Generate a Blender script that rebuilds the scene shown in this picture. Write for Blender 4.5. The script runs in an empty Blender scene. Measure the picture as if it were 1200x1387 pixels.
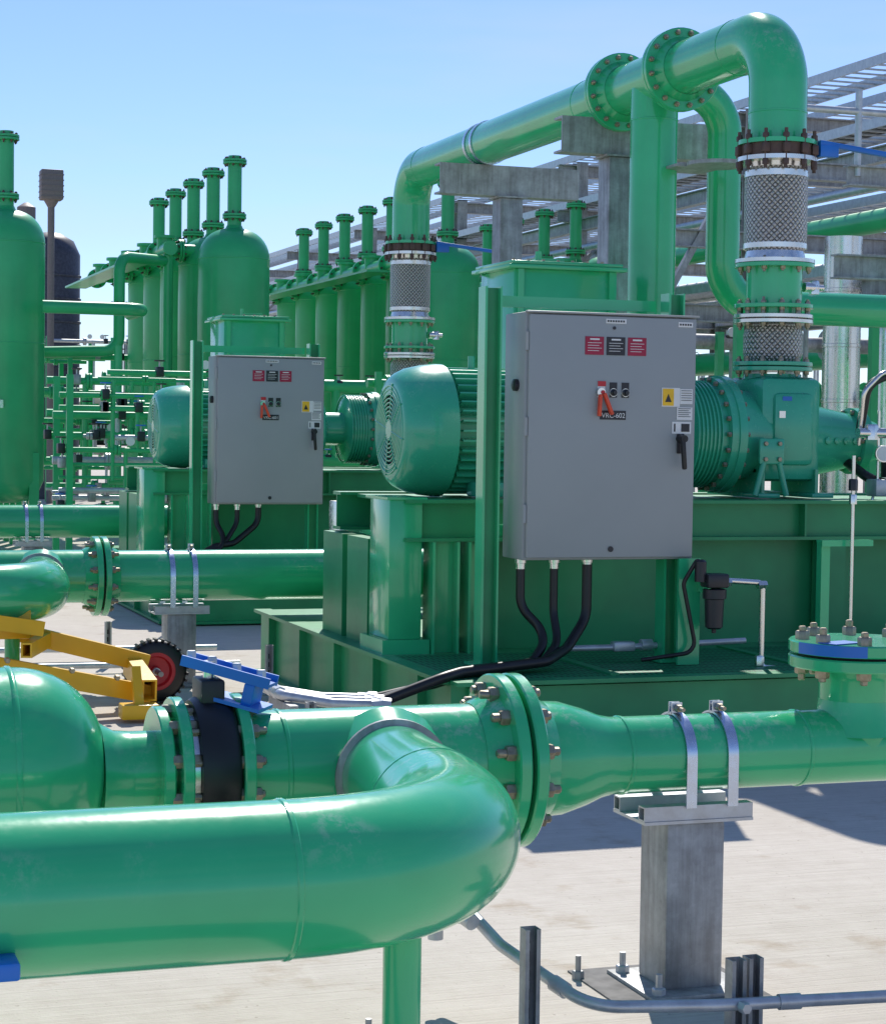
import bpy, bmesh, math, random
from mathutils import Vector, Matrix
random.seed(7)
D2R=math.radians
scene=bpy.context.scene
# ------------------------------------------------------------------ materials
def newmat(name):
    m=bpy.data.materials.new(name); m.use_nodes=True
    nt=m.node_tree; nt.nodes.clear()
    o=nt.nodes.new('ShaderNodeOutputMaterial'); b=nt.nodes.new('ShaderNodeBsdfPrincipled')
    nt.links.new(b.outputs[0],o.inputs[0]); return m,nt,b
def noise(nt,scale,detail=3,vec=None,rough=.55):
    n=nt.nodes.new('ShaderNodeTexNoise'); n.inputs['Scale'].default_value=scale
    n.inputs['Detail'].default_value=detail; n.inputs['Roughness'].default_value=rough
    if vec: nt.links.new(vec,n.inputs['Vector'])
    return n.outputs['Fac']
def ramp(nt,fac,stops):
    r=nt.nodes.new('ShaderNodeValToRGB'); e=r.color_ramp.elements
    while len(e)<len(stops): e.new(.5)
    for i,(p,c) in enumerate(stops):
        e[i].position=p; e[i].color=(c[0],c[1],c[2],1) if not isinstance(c,(int,float)) else (c,c,c,1)
    nt.links.new(fac,r.inputs[0]); return r.outputs[0]
def mix(nt,fac,a,b,mode='MIX'):
    m=nt.nodes.new('ShaderNodeMix'); m.data_type='RGBA'; m.blend_type=mode
    for s,i in ((fac,0),(a,6),(b,7)):
        if isinstance(s,(int,float)): m.inputs[i].default_value=s
        elif isinstance(s,tuple): m.inputs[i].default_value=(s[0],s[1],s[2],1)
        else: nt.links.new(s,m.inputs[i])
    return m.outputs[2]
def math_(nt,op,a,b=0.):
    m=nt.nodes.new('ShaderNodeMath'); m.operation=op
    for i,s in enumerate((a,b)):
        if isinstance(s,(int,float)): m.inputs[i].default_value=s
        else: nt.links.new(s,m.inputs[i])
    return m.outputs[0]
def bump(nt,b,h,strength,dist):
    n=nt.nodes.new('ShaderNodeBump'); n.inputs['Strength'].default_value=strength; n.inputs['Distance'].default_value=dist
    nt.links.new(h,n.inputs['Height']); nt.links.new(n.outputs[0],b.inputs['Normal'])
def geopos(nt):
    return nt.nodes.new('ShaderNodeNewGeometry')
def paint(name,col,rough=.28,coat=.3,var=.12,dust=.25,peel=.15):
    m,nt,b=newmat(name); g=geopos(nt); pos=g.outputs['Position']
    n1=noise(nt,2.4,3,pos); n2=noise(nt,22.,4,pos,.7)
    d=tuple(c*(1-var) for c in col); l=tuple(min(1,c*(1+var)) for c in col)
    base=ramp(nt,n1,[(.3,d),(.7,l)])
    sx=nt.nodes.new('ShaderNodeSeparateXYZ'); nt.links.new(g.outputs['Normal'],sx.inputs[0])
    up=math_(nt,'MAXIMUM',sx.outputs[2],0.)
    big=ramp(nt,n1,[(.50,0.),(.64,1.)])
    sp=ramp(nt,n2,[(.50,0.),(.66,1.)])
    f=math_(nt,'MULTIPLY',math_(nt,'MULTIPLY',up,big),sp)
    f=math_(nt,'MULTIPLY',f,dust)
    nt.links.new(mix(nt,f,base,(.55,.62,.55)),b.inputs['Base Color'])
    r=nt.nodes.new('ShaderNodeMapRange'); nt.links.new(n2,r.inputs[0])
    r.inputs[3].default_value=rough-.05; r.inputs[4].default_value=rough+.07
    nt.links.new(r.outputs[0],b.inputs['Roughness'])
    b.inputs['Coat Weight'].default_value=coat; b.inputs['Coat Roughness'].default_value=.10
    b.inputs['Specular IOR Level'].default_value=.45
    if peel>0: bump(nt,b,noise(nt,45.,1,pos),peel,.002)
    return m
def metal(name,col,rough,var=.2,metallic=.85,scale=25.):
    m,nt,b=newmat(name); pos=geopos(nt).outputs['Position']
    n=noise(nt,scale,4,pos,.65)
    nt.links.new(ramp(nt,n,[(.3,tuple(c*(1-var) for c in col)),(.7,tuple(min(1,c*(1+var)) for c in col))]),b.inputs['Base Color'])
    b.inputs['Metallic'].default_value=metallic
    nt.links.new(ramp(nt,n,[(.3,rough-.07),(.7,rough+.1)]),b.inputs['Roughness'])
    return m
def plain(name,col,rough=.5,var=.1):
    m,nt,b=newmat(name); pos=geopos(nt).outputs['Position']
    n=noise(nt,18.,2,pos)
    nt.links.new(ramp(nt,n,[(.3,tuple(c*(1-var) for c in col)),(.7,tuple(min(1,c*(1+var)) for c in col))]),b.inputs['Base Color'])
    b.inputs['Roughness'].default_value=rough; return m
M={}
M['green']=paint('green_paint',(.034,.50,.205),.20,.6,.10,.65,.10)
M['greenfar']=paint('green_paint_vessel',(.028,.43,.155),.34,.15,.10,.1,0)
M['greenshade']=paint('green_paint_shaded',(.018,.29,.108),.38,.08,.18,.35,0)  # darker copy of the green: shade on skid and post webs put into colour
M['teal']=paint('motor_paint',(.042,.43,.255),.25,.45,.1,.15,.08)
M['cab']=paint('grey_enamel',(.34,.36,.355),.42,.0,.03,.15,.2)
M['galv']=metal('galvanised_steel',(.52,.54,.56),.40,.18,.55,14.)
M['zinc']=metal('zinc_strap',(.58,.65,.76),.25,.1,.9)
M['steel']=metal('stainless_steel',(.76,.74,.70),.24,.1,1.)
M['bolt']=metal('bolt_zinc_yellow',(.36,.31,.22),.4,.25,.7,60.)
M['black']=plain('black_rubber',(.012,.012,.013),.42)
M['dark']=plain('dark_void',(.01,.012,.012),.7)
M['yellow']=paint('yellow_paint',(.85,.48,.015),.4,.1,.1,.3)
M['blue']=paint('blue_paint',(.014,.17,.60),.4,.1,.15,.2)
M['red']=plain('red_plastic',(.55,.02,.03),.4)
M['orange']=plain('orange_handle',(.75,.08,.03),.4)
M['lred']=plain('label_red',(.36,.012,.05),.5)
M['white']=plain('label_white',(.75,.75,.73),.5,.03)
M['lblack']=plain('label_black',(.02,.02,.025),.4)
M['lyel']=plain('label_yellow',(.85,.50,.02),.5)
M['tank']=plain('dark_tank_wrap',(.055,.055,.075),.5,.3)
M['rust']=metal('brown_steel',(.12,.075,.06),.6,.2,.3)
M['greybox']=metal('grey_brown_steel',(.20,.17,.165),.6,.15,.2)
M['treel']=plain('distant_foliage',(.05,.075,.04),.9,.4)
# weathered galvanised: spangle + vertical run stains
m,nt,b=newmat('galvanised_steel_weathered'); pos=geopos(nt).outputs['Position']
n1=noise(nt,7.,5,pos,.65)
c=ramp(nt,n1,[(.30,(.30,.30,.295)),(.5,(.41,.415,.415)),(.72,(.53,.54,.54))])
mp=nt.nodes.new('ShaderNodeMapping'); nt.links.new(pos,mp.inputs[0]); mp.inputs['Scale'].default_value=(26.,26.,2.2)
n2=noise(nt,1.,4,mp.outputs[0],.6)
c=mix(nt,.65,c,ramp(nt,n2,[(.38,(.62,.60,.57)),(.58,(1.,1.,1.))]),'MULTIPLY')
vor=nt.nodes.new('ShaderNodeTexVoronoi'); vor.inputs['Scale'].default_value=70.; nt.links.new(pos,vor.inputs['Vector'])
sv=nt.nodes.new('ShaderNodeSeparateColor'); nt.links.new(vor.outputs['Color'],sv.inputs[0])
c=mix(nt,.35,c,ramp(nt,sv.outputs[0],[(0.,(.72,.72,.72)),(1.,(1.,1.,1.))]),'MULTIPLY')
nt.links.new(c,b.inputs['Base Color']); b.inputs['Metallic'].default_value=.3; b.inputs['Roughness'].default_value=.5
M['galvd']=m
# braided hose
m,nt,b=newmat('braided_stainless'); uv=nt.nodes.new('ShaderNodeTexCoord')
s=nt.nodes.new('ShaderNodeSeparateXYZ'); nt.links.new(uv.outputs['UV'],s.inputs[0])
U=math_(nt,'MULTIPLY',s.outputs[0],2*math.pi*18); V=math_(nt,'MULTIPLY',s.outputs[1],95.)
A_=math_(nt,'ADD',U,V); B_=math_(nt,'SUBTRACT',U,V)
w1=math_(nt,'SINE',A_); w2=math_(nt,'SINE',B_)
fa=math_(nt,'SINE',math_(nt,'MULTIPLY',A_,5.)); fb=math_(nt,'SINE',math_(nt,'MULTIPLY',B_,5.))
over=math_(nt,'GREATER_THAN',math_(nt,'MULTIPLY',w1,w2),0.)
f1=math_(nt,'MULTIPLY',over,fa); f2=math_(nt,'MULTIPLY',math_(nt,'SUBTRACT',1.,over),fb)
ht=math_(nt,'ADD',math_(nt,'MULTIPLY',math_(nt,'ABSOLUTE',math_(nt,'MULTIPLY',w1,w2)),1.),math_(nt,'MULTIPLY',math_(nt,'ADD',f1,f2),.18))
nt.links.new(ramp(nt,ht,[(.0,(.14,.12,.10)),(.20,(.46,.42,.37)),(.8,(.82,.78,.72))]),b.inputs['Base Color'])
b.inputs['Metallic'].default_value=.9; b.inputs['Roughness'].default_value=.3
bump(nt,b,ht,.9,.010); M['braid']=m
# concrete
m,nt,b=newmat('broomed_concrete'); pos=geopos(nt).outputs['Position']
n1=noise(nt,.7,4,pos); n2=noise(nt,9.,5,pos,.7); n3=noise(nt,90.,2,pos)
c=ramp(nt,n1,[(.3,(.57,.515,.44)),(.7,(.64,.585,.51))])
c=mix(nt,.5,c,ramp(nt,n2,[(.3,(.80,.78,.76)),(.65,(1.,1.,1.))]),'MULTIPLY')
mp=nt.nodes.new('ShaderNodeMapping'); nt.links.new(pos,mp.inputs[0]); mp.inputs['Scale'].default_value=(1.5,75.,1.)
br=noise(nt,1.,4,mp.outputs[0],.6)
c=mix(nt,.55,c,ramp(nt,br,[(.3,(.76,.74,.72)),(.55,(1.,1.,1.))]),'MULTIPLY')
st=ramp(nt,noise(nt,2.3,5,pos,.65),[(.58,(1.,1.,1.)),(.70,(.80,.74,.67))])
c=mix(nt,1.,c,st,'MULTIPLY')
sp2=ramp(nt,noise(nt,38.,2,pos,.5),[(.70,(1.,1.,1.)),(.74,(.60,.57,.53))])
c=mix(nt,.7,c,sp2,'MULTIPLY')
nt.links.new(c,b.inputs['Base Color']); b.inputs['Roughness'].default_value=.88
b.inputs['Specular IOR Level'].default_value=.25
bump(nt,b,math_(nt,'ADD',math_(nt,'MULTIPLY',br,1.),math_(nt,'MULTIPLY',n3,.5)),.55,.006); M['conc']=m
M['patch_grey']=plain('patch_grey',(.20,.19,.18),.9,.25)
# grating
m,nt,b=newmat('green_grating'); pos=geopos(nt).outputs['Position']
sp=nt.nodes.new('ShaderNodeSeparateXYZ'); nt.links.new(pos,sp.inputs[0])
gx=math_(nt,'GREATER_THAN',math_(nt,'SINE',math_(nt,'MULTIPLY',sp.outputs[0],200.)),.1)
gy=math_(nt,'GREATER_THAN',math_(nt,'SINE',math_(nt,'MULTIPLY',sp.outputs[1],60.)),-.6)
gg=math_(nt,'MULTIPLY',gx,gy)
nt.links.new(mix(nt,gg,(.020,.26,.10),(.004,.04,.02)),b.inputs['Base Color']); b.inputs['Roughness'].default_value=.5
bump(nt,b,gg,.6,.01); M['grate']=m
# ------------------------------------------------------------------ builder
COL=scene.collection
UPZ=Vector((0,0,1))
CV=[Vector(v) for v in((-.5,-.5,-.5),(.5,-.5,-.5),(.5,.5,-.5),(-.5,.5,-.5),(-.5,-.5,.5),(.5,-.5,.5),(.5,.5,.5),(-.5,.5,.5))]
CF=((0,3,2,1),(4,5,6,7),(0,1,5,4),(1,2,6,5),(2,3,7,6),(3,0,4,7))
def rawcube(b,mt):
    vs=[b.verts.new(mt@v) for v in CV]
    for f in CF: b.faces.new([vs[i] for i in f])
    return vs
class Ob:
    def __init__(s,name,loc=(0,0,0)):
        s.e=bpy.data.objects.new(name,None); s.e.location=loc; s.e.empty_display_size=.1; COL.objects.link(s.e); s.p={}; s.o=Vector(loc)
    def bm(s,part,mat):
        key=(part,mat)
        if key not in s.p:
            b=bmesh.new(); b.loops.layers.uv.new('UVMap'); s.p[key]=b
        return s.p[key]
    def done(s):
        for (k,mat),b in s.p.items():
            b.normal_update()
            for f in b.faces: f.smooth=True
            for e in b.edges:
                if len(e.link_faces)==2 and e.calc_face_angle(0)>D2R(38): e.smooth=False
            me=bpy.data.meshes.new(k); b.to_mesh(me); b.free(); me.materials.append(M[mat])
            o=bpy.data.objects.new(k,me); COL.objects.link(o); o.parent=s.e; 
            me.transform(Matrix.Translation(-s.o))
        return s.e
    def sweep(s,part,mat,pts,rad,n=24,cap=True):
        b=s.bm(part,mat); uvl=b.loops.layers.uv.active
        pts=[Vector(p) for p in pts]; N=len(pts)
        if isinstance(rad,(int,float)): rad=[rad]*N
        tang=[]
        for i in range(N):
            a=pts[i]-pts[i-1] if i>0 else Vector(); c=pts[i+1]-pts[i] if i<N-1 else Vector()
            a=a.normalized() if a.length>1e-7 else Vector(); c=c.normalized() if c.length>1e-7 else Vector()
            t=a+c; tang.append(t.normalized() if t.length>1e-6 else (tang[-1] if tang else None))
        ft=next(t for t in tang if t is not None); tang=[t if t is not None else ft for t in tang]
        ref=UPZ if abs(tang[0].z)<.9 else Vector((1,0,0))
        u=tang[0].cross(ref).normalized(); rings=[]; L=0; Ls=[]
        for i in range(N):
            if i: L+=(pts[i]-pts[i-1]).length
            Ls.append(L)
            t=tang[i]; u=(u-t*u.dot(t)).normalized(); v=t.cross(u)
            rings.append([b.verts.new(pts[i]+(u*math.cos(2*math.pi*k/n)+v*math.sin(2*math.pi*k/n))*max(rad[i],1e-4)) for k in range(n)])
        s.skin(b,uvl,rings,Ls,n,cap)
    def skin(s,b,uvl,rings,Ls,n,cap):
        for i in range(len(rings)-1):
            for k in range(n):
                k2=(k+1)%n
                f=b.faces.new((rings[i][k],rings[i][k2],rings[i+1][k2],rings[i+1][k]))
                for lp,(a,c) in zip(f.loops,((k,i),(k+1,i),(k+1,i+1),(k,i+1))): lp[uvl].uv=(a/n,Ls[c])
        if cap:
            b.faces.new(list(reversed(rings[0]))); b.faces.new(rings[-1])
    def tube(s,part,mat,path,r,fil=None,n=24,cap=True,k=10):
        s.sweep(part,mat,fillet(path,fil,k) if fil else path,r,n,cap)
    def lathe(s,part,mat,org,axis,prof,n=32,cap=True):
        org=Vector(org); ax=Vector(axis).normalized()
        b=s.bm(part,mat); uvl=b.loops.layers.uv.active
        ref=UPZ if abs(ax.z)<.9 else Vector((1,0,0))
        u=ax.cross(ref).normalized(); v=ax.cross(u); rings=[]
        cs=[(math.cos(2*math.pi*k/n),math.sin(2*math.pi*k/n)) for k in range(n)]
        for t,r in prof:
            p=org+ax*t; r=max(r,1e-4)
            rings.append([b.verts.new(p+(u*c_+v*s_)*r) for c_,s_ in cs])
        s.skin(b,uvl,rings,[t for t,_ in prof],n,cap)
    def box(s,part,mat,lo,hi,bev=0.,rot=None,piv=None):
        b=s.bm(part,mat); lo=Vector(lo);hi=Vector(hi); c=(lo+hi)/2
        mt=Matrix.Translation(c)@Matrix.Diagonal((*(hi-lo),1))
        if rot is not None:
            pv=Vector(piv) if piv else c
            mt=Matrix.Translation(pv)@rot.to_4x4()@Matrix.Translation(-pv)@mt
        vs=rawcube(b,mt)
        if bev>0:
            es=list({e for v in vs for e in v.link_edges})
            bmesh.ops.bevel(b,geom=es,offset=bev,segments=2,affect='EDGES',profile=.5)
    def beam(s,part,mat,a,c,w,h,tf=.012,tw=.01,kind='I',up=(0,0,1)):
        a=Vector(a);c=Vector(c);d=(c-a);L=d.length;x=d.normalized();upv=Vector(up);y=upv.cross(x).normalized();z=x.cross(y)
        R=Matrix((x,y,z)).transposed().to_4x4()
        def bx(y0,y1,z0,z1):
            mt=Matrix.Translation(a)@R@Matrix.Translation((L/2,(y0+y1)/2,(z0+z1)/2))@Matrix.Diagonal((L,y1-y0,z1-z0,1))
            rawcube(s.bm(part,mat),mt)
        bx(-w/2,w/2,h/2-tf,h/2); bx(-w/2,w/2,-h/2,-h/2+tf)
        if kind=='I': bx(-tw/2,tw/2,-h/2+tf,h/2-tf)
        elif kind=='C': bx(w/2-tw,w/2,-h/2+tf,h/2-tf)
        elif kind=='D': bx(-w/2,-w/2+tw,-h/2+tf,h/2-tf)
        elif kind=='BOX': bx(-w/2,-w/2+tw,-h/2+tf,h/2-tf); bx(w/2-tw,w/2,-h/2+tf,h/2-tf)
    def hexn(s,part,mat,p,ax,r,h):
        s.lathe(part,mat,p,ax,[(0,r),(h*.85,r),(h,r*.85)],6)
    def flange(s,p,ax,R,th,nb,part='flange',mat='green',br=.02,pair=True,bmat='bolt',gap=.006,n=40,bolts=True,hub=None):
        p=Vector(p);ax=Vector(ax).normalized(); ch=th*.12
        if pair:
            s.lathe(part,mat,p+ax*gap/2,ax,[(0,R-ch),(ch,R),(th-ch,R),(th,R-ch)],n)
            s.lathe(part,mat,p-ax*(gap/2+th),ax,[(0,R-ch),(ch,R),(th-ch,R),(th,R-ch)],n)
            s.lathe(part+'_gasket','dark',p-ax*gap/2,ax,[(0,R*.86),(gap,R*.86)],n,False)
            half=gap/2+th
        else:
            s.lathe(part,mat,p-ax*th/2,ax,[(0,R-ch),(ch,R),(th-ch,R),(th,R-ch)],n); half=th/2
        if hub:
            for sg in (1,-1): s.lathe(part,mat,p+ax*sg*half*.98,ax*sg,[(0,hub*1.22),(hub*.18,hub*1.12),(hub*.4,hub*1.01)],n,False)
        if not bolts: return
        ref=UPZ if abs(ax.z)<.9 else Vector((1,0,0))
        u=ax.cross(ref).normalized(); v=ax.cross(u); rb=R-br*1.9
        rb_=random.Random(int(p.x*100+p.y*31))
        for k in range(nb):
            t=2*math.pi*(k+.5)/nb; q=p+(u*math.cos(t)+v*math.sin(t))*rb
            for sg in (1,-1):
                ex=rb_.uniform(.85,1.25)
                s.hexn(part+'_nuts',bmat,q+ax*sg*half,ax*sg,br,br*1.15)
                s.lathe(part+'_studs',bmat,q+ax*sg*half,ax*sg,[(0,br*.55),(br*1.75*ex,br*.55),(br*1.9*ex,br*.4)],8)
def fillet(path,R,k=10):
    P=[Vector(p) for p in path]; out=[P[0]]
    for i in range(1,len(P)-1):
        a=(P[i-1]-P[i]);c=(P[i+1]-P[i]); la=a.length;lc=c.length;a.normalize();c.normalize()
        ang=a.angle(c)
        if ang>D2R(177): out.append(P[i]);continue
        rr=R[i-1] if isinstance(R,(list,tuple)) else R
        t=min(rr/math.tan(ang/2),la*.499,lc*.499); rr=t*math.tan(ang/2)
        bis=(a+c).normalized(); cen=P[i]+bis*(rr/math.sin(ang/2))
        s0=P[i]+a*t-cen; e0=P[i]+c*t-cen; tot=s0.angle(e0); axn=s0.cross(e0).normalized()
        for j in range(k+1): out.append(cen+Matrix.Rotation(tot*j/k,3,axn)@s0)
    out.append(P[-1]); return out
def weld(o,p,ax,r,part='weld_seam'):
    p=Vector(p);ax=Vector(ax).normalized()
    o.lathe(part,'green',p-ax*.007,ax,[(0,r+.0004),(.003,r+.0032),(.011,r+.0032),(.014,r+.0004)],40,False)
X=Vector((1,0,0));Y=Vector((0,1,0));Z=UPZ
# ------------------------------------------------------------------ ground
g=Ob('ground'); bb=g.bm('concrete_slab','conc')
vs=[bb.verts.new((x,y,0)) for x,y in((-300,-100),(500,-100),(500,900),(-300,900))]; bb.faces.new(vs); g.done()
# ------------------------------------------------------------------ straps
def strap(o,x,y,z,r,ztop,w=.032,mat='zinc'):
    N=20; R=r+.003
    b=o.bm('strap',mat)
    prof=[(y-R,ztop)]+[(y-R*math.cos(math.pi*i/N),z+R*math.sin(math.pi*i/N)) for i in range(N+1)]+[(y+R,ztop)]
    prev=None
    t=.006
    for i,(py,pz) in enumerate(prof):
        if i==0 or i==len(prof)-1: ny=-1 if i==0 else 1; nz=0
        else: a=math.pi*(i-1)/N; ny=-math.cos(a); nz=math.sin(a)
        ring=[b.verts.new((x+sx*w/2,py+ny*d,pz+nz*d)) for sx,d in((-1,0),(1,0),(1,t),(-1,t))]
        if prev:
            for k in range(4): b.faces.new((prev[k],prev[(k+1)%4],ring[(k+1)%4],ring[k]))
        else: b.faces.new(ring)
        prev=ring
    b.faces.new(list(reversed(prev)))
    o.hexn('strap_bolt','bolt',(x,y-.012,z+R+t+.012),(0,-1,0),.012,.02); o.lathe('strap_bolt','bolt',(x,y+.03,z+R+t+.012),(0,-1,0),[(0,.006),(.085,.006)],8)
    o.box('strap_lug',mat,(x-.016,y-.012,z+R+t-.004),(x+.016,y-.007,z+R+t+.028)); o.box('strap_lug',mat,(x-.016,y+.007,z+R+t-.004),(x+.016,y+.012,z+R+t+.028))
def pedestal(name,x,y,ztop,w=.092):
    o=Ob(name,(x,y,0))
    o.box('column','galvd',(x-w,y-w,.012),(x+w,y+w,ztop-.075),.012)
    o.box('base_plate','galvd',(x-.16,y-.16,0),(x+.16,y+.16,.016),.002)
    o.box('base_patch','patch_grey',(x-.26,y-.20,-.01),(x+.20,y+.22,.005))  # thin dark grey patch on the slab, reaching farther to the left
    for a in(-.125,.125):
        for c in(-.125,.125):
            o.hexn('anchor_nut','galv',(x+a,y+c,.016),Z,.02,.02); o.lathe('anchor_stud','galv',(x+a,y+c,.014),Z,[(0,.01),(.06,.01)],8)
    o.box('cap_plate','galv',(x-.17,y-.11,ztop-.075),(x+.17,y+.11,ztop-.066))
    for c in(-.085,.085):
        o.beam('strut_channel','galv',(x-.17,y+c,ztop-.045),(x+.17,y+c,ztop-.045),.041,.041,.004,.004,'BOX')
    return o
# ------------------------------------------------------------------ process lines
def process_line(dy,r_right,full):
    Y1=5.19+dy; z=.68
    o=Ob('pipe_spool',(2,Y1,0))
    R12=.162
    x0=1.22 if full else .6
    o.tube('pipe_run','green',[(x0,Y1,z),(1.93,Y1,z)],R12,n=48)
    rc=.140
    pth=fillet([(1.615,Y1,z),(1.46,Y1-1.27,z),(-1.6,Y1-1.27,z)],.50,22)
    rad=[];L=0;q0=pth[0]
    pth=[pth[0]]+[pth[0].lerp(pth[1],t) for t in(.3,.5,.7,.9)]+pth[1:]
    for i,q in enumerate(pth):
        L+=(q-q0).length;q0=q; t=min(max((L-.25)/.55,0),1); t=t*t*(3-2*t); rad.append(rc+(R12-rc)*t)
    o.sweep('branch_elbow','green',pth,rad,56)
    dvec=Vector((-.155,-1.27,0)).normalized()
    o.lathe('branch_ring','galvd',Vector((1.615,Y1,z))+dvec*.19,dvec,[(-.010,rc),(-.008,rc+.016),(.008,rc+.016),(.010,rc)],56,False)
    o.lathe('branch_saddle','green',Vector((1.615,Y1,z))+dvec*.08,dvec,[(0,.172),(.06,.155),(.10,.143)],48,False)
    weld(o,Vector((1.615,Y1,z))+dvec*.70,dvec,R12-.004); weld(o,(1.01,Y1-1.27,z),X,R12); weld(o,(1.32,Y1,z),X,R12)
    o.tube('support_leg','green',[(1.32,Y1-1.12,0.01),(1.32,Y1-1.12,.6)],.042)
    o.lathe('support_leg','green',(1.32,Y1-1.12,0),Z,[(0,.11),(.012,.11)],24)
    fx=1.975
    o.flange((fx,Y1,z),X,.243,.036,12,br=.0225,gap=.014,hub=R12,n=64)
    if full:
        rr=r_right
        o.lathe('reducer','green',(fx+.05,Y1,z),X,[(0,R12),(.06,R12),(.11,R12*.985),(.18,.139),(.23,.119),(.27,.1105),(.30,.110)],48)
        weld(o,(fx+.35,Y1,z),X,.11)
        o.tube('outlet_pipe','green',[(fx+.3,Y1,z),(5.2,Y1,z)],.110,n=48)
        tx=3.09
        weld(o,(tx-.2,Y1,z),X,.11)
        o.lathe('tee_neck','green',(tx,Y1,z),Z,[(0,.11),(.2,.11),(.215,.118),(.235,.13)],40,False)
        o.lathe('tee_blend','green',(tx,Y1,z),Z,[(.04,.135),(.075,.123),(.11,.114),(.14,.1102)],40,False)
        o.flange((tx,Y1,.955),Z,.20,.036,8,part='blind_flange',br=.021,gap=.008,n=56)
        o.box('tape','blue',(tx-.16,Y1-.12,.9955),(tx-.05,Y1-.05,.9985),0,Matrix.Rotation(.3,3,'Z'))
        b=o.bm('tape','blue'); vv=[]
        for i in range(9):
            a=math.pi*(1.02+.045*i); vv.append([b.verts.new((tx+.2012*math.cos(a),Y1+.2012*math.sin(a),h_)) for h_ in(.961,.994)])
        for i in range(8): b.faces.new((vv[i][0],vv[i+1][0],vv[i+1][1],vv[i][1]))
        sx=(2.50,2.63)
    else:
        o.tube('outlet_pipe','green',[(fx+.05,Y1,z),(4.6,Y1,z)],.158,n=40)
        sx=(2.40,2.54); rr=.158
    for x in sx: strap(o,x,Y1,z,rr,z-rr-.03)
    o.done()
    cx=sum(sx)/2
    p=pedestal('pipe_support_pedestal',cx-.035 if full else cx,Y1,z-rr); p.done()
    if full:
        v=Ob('horizontal_vessel',(0,Y1,0))
        prof=[(-2.4,.265),(.36,.265)]+[(.36+.25*math.sin(t*math.pi/20),.265*math.cos(t*math.pi/20)*.72+.265*.28*(1-(t/10)**3) if t<10 else .11) for t in range(1,10)]
        v.lathe('shell','green',(.25,Y1,z+.03),X,prof,64)
        v.lathe('shell_seam','green',(.60,Y1,z+.03),X,[(0,.2655),(.004,.2685),(.012,.2685),(.016,.2655)],64,False)
        v.tube('nozzle','green',[(.80,Y1,z+.01),(1.04,Y1,z+.01)],.108,n=48)
        v.lathe('nozzle','green',(.84,Y1,z+.01),X,[(0,.135),(.04,.112),(.08,.1085)],48,False)
        v.flange((1.045,Y1,z+.01),X,.195,.03,10,part='nozzle_flange',br=.019,pair=False,hub=None,n=56)
        v.flange((1.000,Y1,z+.01),X,.172,.03,8,part='nozzle_flange',br=.016,pair=False,n=56,bolts=False)
        for xx in(-.6,.1): v.box('saddle','green',(xx-.05,Y1-.2,0),(xx+.05,Y1+.2,.5))
        v.done()
        w=Ob('butterfly_valve',(1.13,Y1,0))
        w.lathe('valve_body','black',(1.080,Y1,z+.01),X,[(0,.155),(.003,.185),(.022,.195),(.085,.195),(.104,.185),(.107,.155)],48)
        w.lathe('liner','steel',(1.062,Y1,z+.01),X,[(0,.165),(.018,.165)],40)
        w.box('neck','black',(1.10,Y1-.06,z+.15),(1.165,Y1+.06,z+.255),.008)
        w.lathe('stem','steel',(1.133,Y1,z+.2),Z,[(0,.016),(.10,.016)],16)
        w.flange((1.205,Y1,z+.01),X,.200,.03,12,part='outlet_flange',br=.019,pair=False,n=56)
        for a in range(12):
            t=2*math.pi*(a+.5)/12
            w.lathe('tie_rod','bolt',(1.04,Y1+.168*math.cos(t),z+.01+.168*math.sin(t)),X,[(0,.009),(.2,.009)],8)
        rt=Matrix.Rotation(-.55,3,'Z')@Matrix.Rotation(.22,3,'Y')
        pv=(1.15,Y1,z+.275)
        w.box('lever_channel','blue',(1.065,Y1-.042,z+.270),(1.315,Y1-.034,z+.298),0,rt,pv)
        w.box('lever_channel','blue',(1.065,Y1+.034,z+.270),(1.315,Y1+.042,z+.298),0,rt,pv)
        w.box('lever_channel','blue',(1.065,Y1-.034,z+.273),(1.315,Y1+.034,z+.282),0,rt,pv)
        w.box('lever_stop','blue',(1.17,Y1-.06,z+.205),(1.31,Y1+.06,z+.215),0,rt,pv)
        w.box('lever_stop','blue',(1.25,Y1-.045,z+.214),(1.28,Y1+.045,z+.270),.004,rt,pv)
        for q in(1.08,1.14,1.21,1.28):
            v3=Vector((q,Y1-.0,z+.283))-Vector(pv); v3=rt@v3+Vector(pv); w.hexn('lever_bolts','galv',v3,Z,.013,.026)
        w.lathe('indicator_disc','white',(1.14,Y1-.28,z-.10),(.3,-1,.15),[(0,.07),(.01,.07)],32)
        w.tube('indicator_stem','steel',[(1.14,Y1-.28,z-.10),(1.13,Y1-.1,z-.05)],.01)
        w.done()
process_line(0,.110,True)
process_line(7.0,.158,False)
process_line(14.0,.158,False)
# ------------------------------------------------------------------ small floor items near camera
c=Ob('electrical_conduit',(2,4.7,0))
c.sweep('conduit','galv',fillet([(1.86,5.35,.30),(1.90,5.0,.21),(2.02,4.66,.125),(2.35,4.60,.12),(4.6,4.36,.12)],.14,8),.0165,16)
c.lathe('fitting','galv',(1.80,5.2,.30),(.25,-1,-.25),[(0,.03),(.05,.036),(.055,.032),(.10,.032),(.105,.024),(.16,.022)],12)
c.lathe('fitting','galv',(1.79,5.22,.34),(0,0,-1),[(0,.030),(.02,.034),(.09,.034),(.1,.022),(.16,.022)],12)
c.lathe('coupling','galv',(2.52,4.582,.12),(1,-.107,0),[(0,.021),(.06,.021)],16)
c.lathe('coupling','galv',(1.975,4.80,.155),(.30,-.8,-.2),[(0,.022),(.05,.022)],16)
c.hexn('clamp','galv',(2.41,4.575,.12),(0,-1,0),.016,.03)
c.done()
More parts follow.
